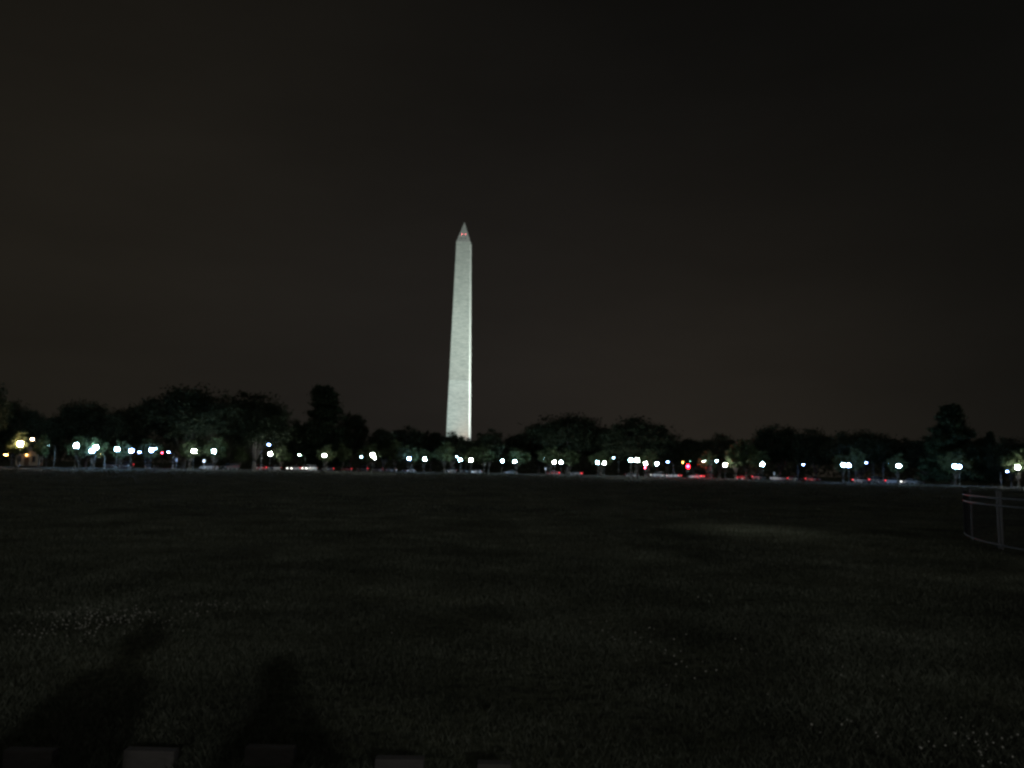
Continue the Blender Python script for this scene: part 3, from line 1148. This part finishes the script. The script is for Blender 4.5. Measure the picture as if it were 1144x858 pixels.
# ------------------------------------------------------------------ traffic signals
def make_signal(lit, lab, px, py, off=17.0, lens=None, size=1.0):
    Y = ring_pt(px, off)[0].y
    H = at(px, py, Y).z
    root = thing('traffic_signal', lab, 'traffic signal', (gx(px, Y), Y, 0), 0, 'traffic signals beyond the field')
    bm = bmesh.new()
    lathe(bm, [(.16, 0), (.16, .25), (.07, .3), (.06, H + .6)], 10)
    obj('pole', bm, M['iron'], root, True)
    bm = bmesh.new()
    zc = {'red': H - .42, 'amber': H, 'green': H + .42}[lit]
    box(bm, (0, -.16, zc), (.5, .22, 1.35), None, .04)
    for k in range(3):
        z = zc + .42 - .42 * k
        tube(bm, [(0, -.27, z + .1), (0, -.45, z + .13)], [.2, .2], 8)
    hs = obj('housing', bm, M['iron'], root)
    for k, c in enumerate(('red', 'amber', 'green')):
        bm = bmesh.new()
        bmesh.ops.create_uvsphere(bm, u_segments=12, v_segments=8, radius=.2)
        bmesh.ops.translate(bm, vec=(0, -.40, zc + .42 - .42 * k), verts=bm.verts)
        obj('lens', bm, (M[lens or c + '_on']) if c == lit else M['lens_off'], hs, True)
    for ch in root.children:
        if ch.name.startswith('housing'):
            ch.location = (0, 0, H * (1 - size))
            ch.scale = (size, size, size)
    return root


make_signal('red', 'distant red traffic signal under the right half of the largest tree', 180.8, 505.6, 60)
make_signal('red', 'small red signal below the warm white lamp right of centre', 720.6, 522.4, 1.6)
make_signal('red', 'big glaring red traffic signal right of the ragged broad tree', 768, 520.9, 1.6, 'red_glare', 2.0)
make_signal('amber', 'amber signal left and above the big glaring red signal', 762.6, 516.6, 19)
make_signal('green', 'pale green signal right above the big glaring red signal', 771, 515.5, 22)

# ------------------------------------------------------------------ vehicles
def extrude_profile(bm, prof, w, taper=None):
    """side outline (x,z) pushed across the width; taper gives half widths at each point"""
    n = len(prof)
    L = [bm.verts.new((x, -(taper[i] if taper else w / 2), z)) for i, (x, z) in enumerate(prof)]
    R = [bm.verts.new((x, (taper[i] if taper else w / 2), z)) for i, (x, z) in enumerate(prof)]
    bm.faces.new(L)
    bm.faces.new(R[::-1])
    for i in range(n):
        j = (i + 1) % n
        bm.faces.new((L[j], L[i], R[i], R[j]))
    bmesh.ops.recalc_face_normals(bm, faces=bm.faces)


def make_car(kind, head, tail):
    root = thing('car', '', 'car')
    if kind == 'sedan':
        body = [(-2.3, .35), (-2.32, .75), (-2.15, .95), (-1.4, 1.0), (1.05, .96), (2.1, .82), (2.3, .6), (2.28, .33)]
        cab = [(-1.5, .985), (-.95, 1.42), (.1, 1.45), (.5, 1.40), (1.15, .955)]
        roof = [(-.93, 1.425), (-.85, 1.46), (.1, 1.485), (.46, 1.43), (.44, 1.41), (.1, 1.452)]
        xw, L = 1.38, 2.3
    else:
        body = [(-2.3, .42), (-2.34, .85), (-2.28, 1.1), (1.05, 1.1), (2.05, .98), (2.28, .75), (2.28, .42)]
        cab = [(-2.2, 1.085), (-2.0, 1.70), (.2, 1.76), (.62, 1.68), (1.15, 1.085)]
        roof = [(-1.98, 1.705), (-1.95, 1.76), (.2, 1.81), (.58, 1.72), (.56, 1.695), (.2, 1.765)]
        xw, L = 1.42, 2.3
    bm = bmesh.new()
    extrude_profile(bm, body, 1.78)
    bmesh.ops.bevel(bm, geom=list(bm.edges), offset=.05, segments=2, affect='EDGES')
    b = obj('body', bm, PAINT['grey'], root)
    b.material_slots[0].link = 'OBJECT'
    bm = bmesh.new()
    zl, zh = cab[0][1], max(c[1] for c in cab)
    extrude_profile(bm, cab, 1.6, [.84 - .2 * (z - zl) / (zh - zl) for x, z in cab])
    obj('windows', bm, M['glass'], root)
    bm = bmesh.new()
    extrude_profile(bm, roof, 1.3, [.66] * len(roof))
    r = obj('roof', bm, PAINT['grey'], root)
    r.material_slots[0].link = 'OBJECT'
    for sx in (-1, 1):
        for sy in (-1, 1):
            bm = bmesh.new()
            n = 16
            lathe(bm, [(.2, -.1), (.31, -.11), (.33, -.06), (.33, .06), (.31, .11), (.2, .1)], n)
            bmesh.ops.rotate(bm, cent=(0, 0, 0), matrix=Matrix.Rotation(PI / 2, 3, 'X'), verts=bm.verts)
            w = obj('wheel', bm, M['tyre'], root, True)
            w.location = (sx * xw, sy * .82, .33)
            bm = bmesh.new()
            lathe(bm, [(.02, -.125), (.17, -.12), (.2, -.112), (.2, .112), (.17, .12), (.02, .125)], n)
            bmesh.ops.rotate(bm, cent=(0, 0, 0), matrix=Matrix.Rotation(PI / 2, 3, 'X'), verts=bm.verts)
            obj('rim', bm, M['rim'], w, True)
    zt = .82 if kind == 'sedan' else 1.0
    for sy in (-1, 1):
        bm = bmesh.new()
        box(bm, (L - .10, sy * .66, .66 if kind == 'sedan' else .78), (.28, .40, .17), None, .04)
        obj('headlight', bm, M['head_on'] if head else M['lamp_off'], root)
        bm = bmesh.new()
        box(bm, (-L + .08, sy * .78, zt), (.50, .24, .17), None, .04)
        obj('taillight', bm, M['tail_on'] if tail else M['tail_off'], root)
    return root


CARS = {}


def car(px, kind, lit, paint, off, flip, lab, turn=0.0):
    key = (kind, lit)
    P, t = ring_pt(px, off)
    a = t + (PI if flip else 0) + turn
    if key not in CARS:
        CARS[key] = make_car(kind, lit in ('head', 'both'), lit in ('tail', 'both'))
        o = CARS[key]
        o.location = (P.x, P.y, 0.005)
        o.rotation_euler = (0, 0, a)
        o['label'] = lab
    else:
        o = dup(CARS[key], (P.x, P.y, 0.005), a, (1, 1, 1), lab)
    o['group'] = 'cars on the far road'
    for c in o.children:
        if c.name.split('.')[0] in ('body', 'roof'):
            c.material_slots[0].link = 'OBJECT'
            c.material_slots[0].material = PAINT[paint]
    return o


CARLIST = [
    (126, 'sedan', 'tail', 'grey', 11, True, 'dark car with red tail lights below the medium bluish lamp at left', .5),
    (143, 'suv', 'tail', 'black', 11, True, 'second dark car with brighter red tail lights left of the largest tree', .6),
    (234, 'sedan', 'off', 'silver', 5, True, 'pale parked car right below the big blue white lamp', 0),
    (257, 'suv', 'off', 'black', 5, True, 'dark parked car left of the big thick trunk', 0),
    (290, 'sedan', 'tail', 'red', 11, True, 'red lit car passing behind the big thick trunk', .3),
    (307, 'sedan', 'tail', 'grey', 11, True, 'car with red lights under the white lamp and glowing small tree', .4),
    (328, 'sedan', 'both', 'silver', 11, True, 'pale car with pinkish lights right of the glowing small tree', .3),
    (346, 'suv', 'head', 'white', 5, True, 'white boxy car with headlights on, below left of the conifer', .1),
    (366, 'sedan', 'tail', 'silver', 11, True, 'silver car with red lights directly under the conifer lamp', .3),
    (387, 'sedan', 'tail', 'red', 11, True, 'first car of the red lit queue right of the conifer', .35),
    (405, 'suv', 'tail', 'black', 11, True, 'second car of the red lit queue, left of the oblong lamp', .35),
    (422, 'sedan', 'tail', 'grey', 11, True, 'last car of the red lit queue, below the oblong lamp', .4),
    (437, 'sedan', 'head', 'silver', 11, False, 'pale car with white headlights left of the dark parked car', .2),
    (457, 'sedan', 'off', 'black', 5, True, 'dark parked car below the medium bluish lamp left of the obelisk', 0),
    (503, 'suv', 'off', 'black', 5, True, 'large dark parked car directly below the obelisk', 0),
    (520, 'sedan', 'head', 'silver', 11, False, 'car with lit headlights right behind the large dark parked car', .4),
    (531, 'sedan', 'off', 'silver', 6, True, 'pale parked car under the brightest lamp right of the obelisk', 0),
    (570, 'sedan', 'off', 'grey', 6, True, 'dim parked car below the turquoise fringed lamp', 0),
    (618, 'sedan', 'tail', 'red', 10, True, 'red lit car below the even bright lamp pair', .2),
    (643, 'sedan', 'tail', 'grey', 10, True, 'red lit car between the two lamp pairs right of centre', .2),
    (706, 'sedan', 'off', 'black', 5, False, 'dark parked car under the two medium lamps of the ragged tree', 0),
    (735, 'suv', 'head', 'white', 10, True, 'white van like car just right of the lamp with red beneath', 0),
    (753, 'sedan', 'both', 'white', 10, True, 'white low car left of the big glaring red signal', 0),
    (778, 'sedan', 'tail', 'silver', 5, True, 'pale car with red tail lights right under the big red signal', 0),
    (829, 'sedan', 'tail', 'red', 10, False, 'first car of the long red lit line right of the white lamp', -.2),
    (848, 'suv', 'tail', 'grey', 10, False, 'second car of the long red line, under the violet fringed lamp', -.2),
    (869, 'sedan', 'off', 'white', 9, False, 'white car breaking the long red lit line', 0),
    (888, 'sedan', 'tail', 'black', 10, False, 'dark car in the long red line left of the solitary violet light', -.2),
    (908, 'sedan', 'tail', 'red', 10, False, 'last car of the long red line right of the solitary violet light', -.25),
    (962, 'sedan', 'tail', 'grey', 10, False, 'red lit car just right of the lit pale trunk', -.3),
    (981, 'suv', 'tail', 'black', 10, False, 'red lit car left below the lone big lamp at right', -.3),
    (1000, 'sedan', 'both', 'silver', 10, False, 'pale car with lights on below the lone big lamp at right', -.2),
    (1019, 'sedan', 'off', 'grey', 10, False, 'dim grey car right of the lone big lamp', -.2),
]
for c in CARLIST:
    car(*c)

# ------------------------------------------------------------------ small things on the far edge
def make_gatehouse(px, Y):
    root = thing('gatehouse', 'small stone gatehouse lit orange behind the leftmost warm lamp', 'gatehouse', (gx(px, Y), Y, 0), .25)
    bm = bmesh.new()
    box(bm, (0, 0, 2.0), (5.2, 4.6, 4.0))
    w = obj('wall', bm, M['sandstone'], root)
    bm = bmesh.new()
    box(bm, (0, 0, 4.15), (5.8, 5.2, .3), None, .05)
    box(bm, (0, 0, 4.65), (5.0, 4.4, .7), None, .05)
    obj('roof', bm, M['roof_lead'], root)
    bm = bmesh.new()
    box(bm, (0, -2.33, 1.15), (1.1, .1, 2.3))
    obj('door', bm, M['door_wood'], root)
    for sx in (-1, 1):
        bm = bmesh.new()
        box(bm, (sx * 1.65, -2.33, 1.7), (.8, .1, 1.5))
        f = obj('window', bm, M['dark_opening'], root)
        bm = bmesh.new()
        box(bm, (sx * 1.65, -2.36, .88), (1.0, .2, .12))
        obj('sill', bm, M['sandstone'], f)
    bm = bmesh.new()
    lathe(bm, [(.03, 0), (.12, .05), (.15, .35), (.03, .45)], 10, (0, -2.6, 2.55))
    obj('wall_lantern', bm, globe_mat('amber', 20), root, True)
    return root


make_gatehouse(33, 215)

bm = bmesh.new()
lathe(bm, [(.11, 0), (.11, .85), (.13, .88), (.13, .95), (.06, 1.03)], 10)
bol_me = bpy.data.meshes.new('bollard')
bm.to_mesh(bol_me)
bm.free()
bol_me.materials.append(M['iron'])
for i in range(9):
    P, t = ring_pt(699 + 7.5 * i, .6)
    o = mesh_obj('bollard', bol_me)
    o.location = (P.x, P.y, 0)
    tag(o, 'short dark bollard before the white cars left of the red signal', 'bollard', 'bollards by the far road')


def make_bench(px, lab):
    P, t = ring_pt(px, -3.6)
    root = thing('park_bench', lab, 'bench', (P.x, P.y, 0), t, 'benches along the far path')
    bm = bmesh.new()
    for k in range(4):
        box(bm, (0, -.2 + .13 * k, .46), (1.8, .1, .04))
    obj('seat', bm, M['timber'], root)
    bm = bmesh.new()
    for k in range(3):
        box(bm, (0, .27 + .03 * k, .6 + .14 * k), (1.8, .03, .1))
    obj('backrest', bm, M['timber'], root)
    for sx in (-1, 1):
        bm = bmesh.new()
        box(bm, (sx * .75, -.18, .22), (.06, .06, .43))
        box(bm, (sx * .75, .22, .45), (.06, .06, .9))
        box(bm, (sx * .75, .02, .40), (.06, .35, .05))
        obj('leg', bm, M['iron'], root)


make_bench(176, 'dark bench on the path below the touching small lamp pair')
make_bench(204, 'dark bench on the path below the yellowish white lamp')


def make_sign(px, off, z, lab):
    P, t = ring_pt(px, off)
    root = thing('sign', lab, 'sign', (P.x, P.y, 0), 0, 'small roadside signs')
    bm = bmesh.new()
    box(bm, (0, .03, z / 2), (.07, .05, z))
    obj('post', bm, M['galv'], root)
    bm = bmesh.new()
    box(bm, (0, -.02, z - .35), (.5, .03, .8), None, .01)
    obj('panel', bm, M['sign_white'], root)


make_sign(197, 1.2, 2.6, 'small white sign left of the yellowish white lamp post')
make_sign(228, 1.2, 2.5, 'small white sign between the yellowish and the blue white lamp')
make_sign(609.5, 1.0, 2.4, 'small white sign left of the even bright lamp pair')
make_sign(865, 1.0, 2.4, 'small white sign right of the violet fringed lamp')

# ------------------------------------------------------------------ curved iron fence on the right
def make_fence():
    C0, R0 = Vector((26.6, 17.0)), 14.8
    ang0, ang1 = math.radians(112), math.radians(203)
    root = thing('iron_fence', 'curved black iron picket fence standing on the grass at the right edge', 'fence', (C0.x - R0, C0.y, 0))
    off = Vector((C0.x - R0, C0.y))

    def pt(a, z, dr=0.0):
        return Vector((C0.x + (R0 + dr) * math.cos(a) - off.x, C0.y + (R0 + dr) * math.sin(a) - off.y, z))
    n = 80
    for z, h in ((1.24, .032), (1.06, .032), (.10, .032)):
        bm = bmesh.new()
        prev = None
        for i in range(n + 1):
            a = ang0 + (ang1 - ang0) * i / n
            ring = [bm.verts.new(pt(a, z + dz, dr)) for dr, dz in ((-.014, -h / 2), (.014, -h / 2), (.014, h / 2), (-.014, h / 2))]
            if prev:
                for k in range(4):
                    bm.faces.new((prev[k], prev[(k + 1) % 4], ring[(k + 1) % 4], ring[k]))
            else:
                bm.faces.new(ring)
            prev = ring
        bm.faces.new(prev[::-1])
        bmesh.ops.recalc_face_normals(bm, faces=bm.faces)
        obj('rail', bm, M['fence_iron'], root)
    # posts: the two nearest stand side by side where two panels meet
    def ang_of(px, Y):
        x = gx(px, Y)
        return math.atan2(Y - C0.y, x - C0.x) % (2 * PI)
    a1, a2 = ang_of(1090.4, 22.1), ang_of(1117.4, 19.9)
    step = a2 - a1
    posts = [a1 - 2 * step, a1 - step, a1, a2, a2 + .2 / R0, a2 + .2 / R0 + step, a2 + .4 / R0 + 2 * step, a2 + .4 / R0 + 3 * step]
    posts = [a for a in posts if ang0 <= a <= ang1]
    for a in posts:
        bm = bmesh.new()
        box(bm, (0, 0, .69), (.042, .042, 1.38), None, .005)
        box(bm, (0, 0, 1.40), (.066, .066, .04), None, .01)
        p = obj('post', bm, M['fence_iron'], root)
        q = pt(a, 0)
        p.location = q
        p.rotation_euler = (0, 0, a)
    bm = bmesh.new()
    lathe(bm, [(.006, .10), (.006, 1.30), (.003, 1.34)], 6)
    pme = bpy.data.meshes.new('picket')
    bm.to_mesh(pme)
    bm.free()
    pme.materials.append(M['picket_iron'])
    k = 0
    a = a1 - 1.9 * step
    while k < 96:
        a += .105 / R0
        if min(abs(a - b) for b in posts) * R0 > .06:
            o = mesh_obj('picket', pme, None, root)
            o.location = pt(a, 0)
            k += 1
    return root


make_fence()

# ------------------------------------------------------------------ low stone blocks set in the near edge of the lawn
SLABS = [(31, 839, 52, 'low stone block at the bottom edge nearest the left corner'),
         (166, 839, 55, 'dim low stone block at the bottom edge, second from the left'),
         (301, 836, 53, 'low stone block at the bottom edge, inside the shadow of the head and shoulders'),
         (446, 848.5, 52, 'low stone block just right of the head and shoulders shadow'),
         (552, 854, 36, 'narrow rightmost stone block barely rising into the bottom edge')]
SLAB_BOX = []
for px, ty, w, lab in SLABS:
    v = ray(px, ty)
    k = -(CAM_Z - .095) / v.z
    X, Y = v.x * k, v.y * k
    wm = w * Y / F
    bm = bmesh.new()
    box(bm, (0, .035, .02), (wm, .07, .15), None, .006)
    o = obj('stone_block', bm, M['slab'])
    o['kind'] = 'thing'
    o.location = (X, Y, 0)
    o.rotation_euler = (0, 0, random.uniform(-.03, .03))
    SLAB_BOX.append((X - wm / 2 - .01, X + wm / 2 + .01, Y - .6, Y + .09))
    tag(o, lab, 'stone block', 'stone blocks along the near edge of the lawn')

# ------------------------------------------------------------------ grass and clover
def build_grass():
    # density falls and blades grow coarser with distance
    Ps, hs, ws = [], [], []
    for y0, y1, dens, h, w in ((2.6, 6, 6500, .058, .0024), (6, 10, 3000, .062, .0036), (10, 17, 900, .066, .0065), (17, 30, 230, .07, .014), (30, 60, 26, .08, .05), (60, 120, 5.5, .09, .13), (120, 285, 1.2, .1, .33)):
        xw = y1 * .72 + 1.5
        n = int((y1 - y0) * 2 * xw * dens)
        x = rng.uniform(-xw, xw, n)
        y = rng.uniform(y0, y1, n)
        keep = (np.abs(x) < y * .70 + 1.5) & ((np.abs(x) / 112) ** 3 + (np.maximum(y - 110, 0) / 166) ** 2.2 < 1)
        x, y = x[keep], y[keep]
        # uneven growth: tufts and thin patches
        f = (np.sin(x * 1.9 + 1.3 * np.sin(y * 1.1)) * np.sin(y * 1.7 + 1.7 * np.sin(x * .8)) + np.sin(x * .6 + 2) * np.cos(y * .45 + x * .3)) * .5
        keep = rng.uniform(-1.2, 1.0, len(x)) < f + .55
        x, y, f = x[keep], y[keep], f[keep]
        keep = np.ones(len(x), bool)
        for bx0, bx1, by0, by1 in SLAB_BOX:
            keep &= ~((x > bx0) & (x < bx1) & (y > by0) & (y < by1))
        x, y, f = x[keep], y[keep], f[keep]
        Ps.append(np.stack([x, y], 1))
        hs.append(h * rng.uniform(.45, 1.2, len(x)) * (1 + .35 * f))
        ws.append(w * rng.uniform(.6, 1.2, len(x)))
    P = np.concatenate(Ps)
    h = np.concatenate(hs)
    w = np.concatenate(ws)
    n = len(P)
    a = rng.uniform(0, 2 * PI, n)
    lean = rng.uniform(0.1, .75, n) * h
    la = rng.uniform(0, 2 * PI, n)
    dx, dy = np.cos(a) * w / 2, np.sin(a) * w / 2
    lx, ly = np.cos(la) * lean, np.sin(la) * lean
    z0 = np.zeros(n)
    V = np.stack([
        np.stack([P[:, 0] - dx, P[:, 1] - dy, z0], 1),
        np.stack([P[:, 0] + dx, P[:, 1] + dy, z0], 1),
        np.stack([P[:, 0] + dx * .6 + lx * .45, P[:, 1] + dy * .6 + ly * .45, h * .6], 1),
        np.stack([P[:, 0] + lx, P[:, 1] + ly, h], 1)], axis=1)
    o = mesh_obj('grass', quads_mesh('grass', V), M['blade'])
    o['kind'] = 'stuff'
    tag(o, 'unmown dark green grass covering the near field', 'grass')
    print('grass blades', n)


build_grass()


def build_clover():
    patches = [(120, 686, 90, 14, 200), (60, 700, 55, 12, 50), (250, 676, 60, 10, 30), (720, 705, 60, 30, 18), (760, 740, 40, 30, 16),
               (1080, 825, 80, 34, 45), (960, 800, 70, 40, 12), (880, 625, 60, 14, 30), (800, 660, 40, 26, 14), (1000, 640, 90, 20, 14),
               (500, 690, 260, 60, 10), (900, 720, 160, 60, 14)]
    bm0 = bmesh.new()
    bmesh.ops.create_icosphere(bm0, subdivisions=1, radius=1.0)
    base = np.array([v.co[:] for v in bm0.verts])
    faces = [[v.index for v in f.verts] for f in bm0.faces]
    bm0.free()
    vs, fs = [], []
    for (cx, cy, sx, sy, n) in patches:
        for _ in range(n):
            px, py = cx + rng.normal() * sx * .5, cy + rng.normal() * sy * .5
            v = ray(px, py)
            if v.z > -.04:
                continue
            k = -(CAM_Z - .085) / v.z
            p = np.array([v.x * k, v.y * k, .062 + rng.uniform(-.03, .025)])
            if p[1] > 26 or p[1] < 3:
                continue
            r = rng.uniform(.0045, .009)
            b0 = len(vs) * 0 + sum(len(q) for q in vs)
            vs.append(base * r * np.array([1, 1, .85]) + p)
            fs += [[i + b0 for i in f] for f in faces]
    me = bpy.data.meshes.new('clover_flowers')
    me.from_pydata(np.concatenate(vs).tolist(), [], fs)
    o = mesh_obj('clover_flowers', me, M['flower'])
    o['kind'] = 'stuff'
    tag(o, 'scattered small white clover heads in the near grass', 'clover')


build_clover()

# ------------------------------------------------------------------ people behind the camera whose shadows fall on the lawn, and the lamp that lights them


def on_ground(px, py):
    v = ray(px, py)
    k = -CAM_Z / v.z
    return Vector((v.x * k, v.y * k))


SH1, SH2 = on_ground(313, 741), on_ground(168, 704)
LIGHT_POS = Vector((SH1.x + .27 * 95, SH1.y - .963 * 95, 21.0))


def person(loc, face, lean, arms_up, lab, bulk=1.0):
    root = thing('person', lab, 'person', (loc.x, loc.y, 0), face)
    if not arms_up:
        root.scale = (1.12, 1.12, 1.09)
    V = [(0, 0, .95), (0, .01 + lean * .3, 1.2), (0, .02 + lean * .7, 1.42), (0, .03 + lean, 1.52), (0, .05 + lean * 1.15, 1.63), (0, .06 + lean * 1.2, 1.72),
         (-.10, 0, .90), (-.11, .02, .50), (-.12, 0, .09), (-.12, .15, .04),
         (.10, 0, .90), (.11, .02, .50), (.12, 0, .09), (.12, .15, .04)]
    R = [.165, .15, .165, .06, .095, .09, .095, .062, .045, .035, .095, .062, .045, .035]
    Eg = [(0, 1), (1, 2), (2, 3), (3, 4), (4, 5), (0, 6), (6, 7), (7, 8), (8, 9), (0, 10), (10, 11), (11, 12), (12, 13)]
    for s in (-1, 1):
        b = len(V)
        if arms_up:
            V += [(s * .23, .02 + lean * .7, 1.38), (s * .34, .16 + lean * .7, 1.20), (s * .12, .34 + lean * .9, 1.50), (s * .07, .38 + lean * .9, 1.55)]
        else:
            V += [(s * .19, .02 + lean * .7, 1.41), (s * .27, .05 + lean * .5, 1.12), (s * .27, .18 + lean * .4, .88), (s * .26, .22 + lean * .4, .80)]
        R += [.075, .055, .036, .04]
        Eg += [(2, b), (b, b + 1), (b + 1, b + 2), (b + 2, b + 3)]
    me = bpy.data.meshes.new('body')
    me.from_pydata(V, Eg, [])
    o = mesh_obj('body', me, M['cloth_dark'], root)
    md = o.modifiers.new('Skin', 'SKIN')
    for i, sv in enumerate(me.skin_vertices[0].data):
        sv.radius = (R[i] * bulk, R[i] * bulk * (.8 if i < 3 else 1))
        sv.use_root = (i == 0)
    md.use_smooth_shade = True
    sd = o.modifiers.new('Subdivision', 'SUBSURF')
    sd.levels = sd.render_levels = 2
    bm = bmesh.new()
    bmesh.ops.create_uvsphere(bm, u_segments=18, v_segments=12, radius=.165 if bulk < 1.3 else .135 * bulk)
    bmesh.ops.scale(bm, vec=(.9, 1.02, .95), verts=bm.verts)
    for v in list(bm.verts):
        if v.co.y > .04 and v.co.z < .05:
            v.co.y = .04
    bmesh.ops.translate(bm, vec=(0, .04 + lean * 1.18, 1.72), verts=bm.verts)
    obj('hair', bm, M['hair'], root, True)


for tip, lean, arms, lab in ((SH1, .0, True, 'person holding up a camera, casting the head and shoulders shadow on the lawn'),
                             (SH2, .18, False, 'person leaning over, casting the broad shadow on the lawn at bottom left')):
    d = (Vector((LIGHT_POS.x, LIGHT_POS.y)) - tip)
    k = (1.80 if arms else 2.0) / LIGHT_POS.z
    person(tip + d * k, .2, lean, arms, lab, 1.0 if arms else 1.3)

mast = thing('floodlight_mast', 'tall lighting mast behind the viewer that lights the near lawn', 'light mast', (LIGHT_POS.x, LIGHT_POS.y, 0))
bm = bmesh.new()
lathe(bm, [(.3, 0), (.3, .4), (.16, .5), (.09, 20.6)], 10)
obj('pole', bm, M['galv'], mast, True)
bm = bmesh.new()
box(bm, (0, -.25, 20.9), (1.2, .5, .7), None, .05)
obj('lamp_head', bm, M['galv'], mast)
ld = bpy.data.lights.new('mast_lamp', 'SPOT')
ld.energy = FIELD_LIGHT
ld.color = (0.97, 0.98, 1.0)
ld.shadow_soft_size = .85
ld.spot_size = math.radians(46)
ld.spot_blend = .8
lo = bpy.data.objects.new('mast_lamp', ld)
COL.objects.link(lo)
lo.location = (LIGHT_POS.x, LIGHT_POS.y + .2, 21.0)
lo.rotation_euler = (Vector((-34, 45, 0)) - lo.location).to_track_quat('-Z', 'Y').to_euler()
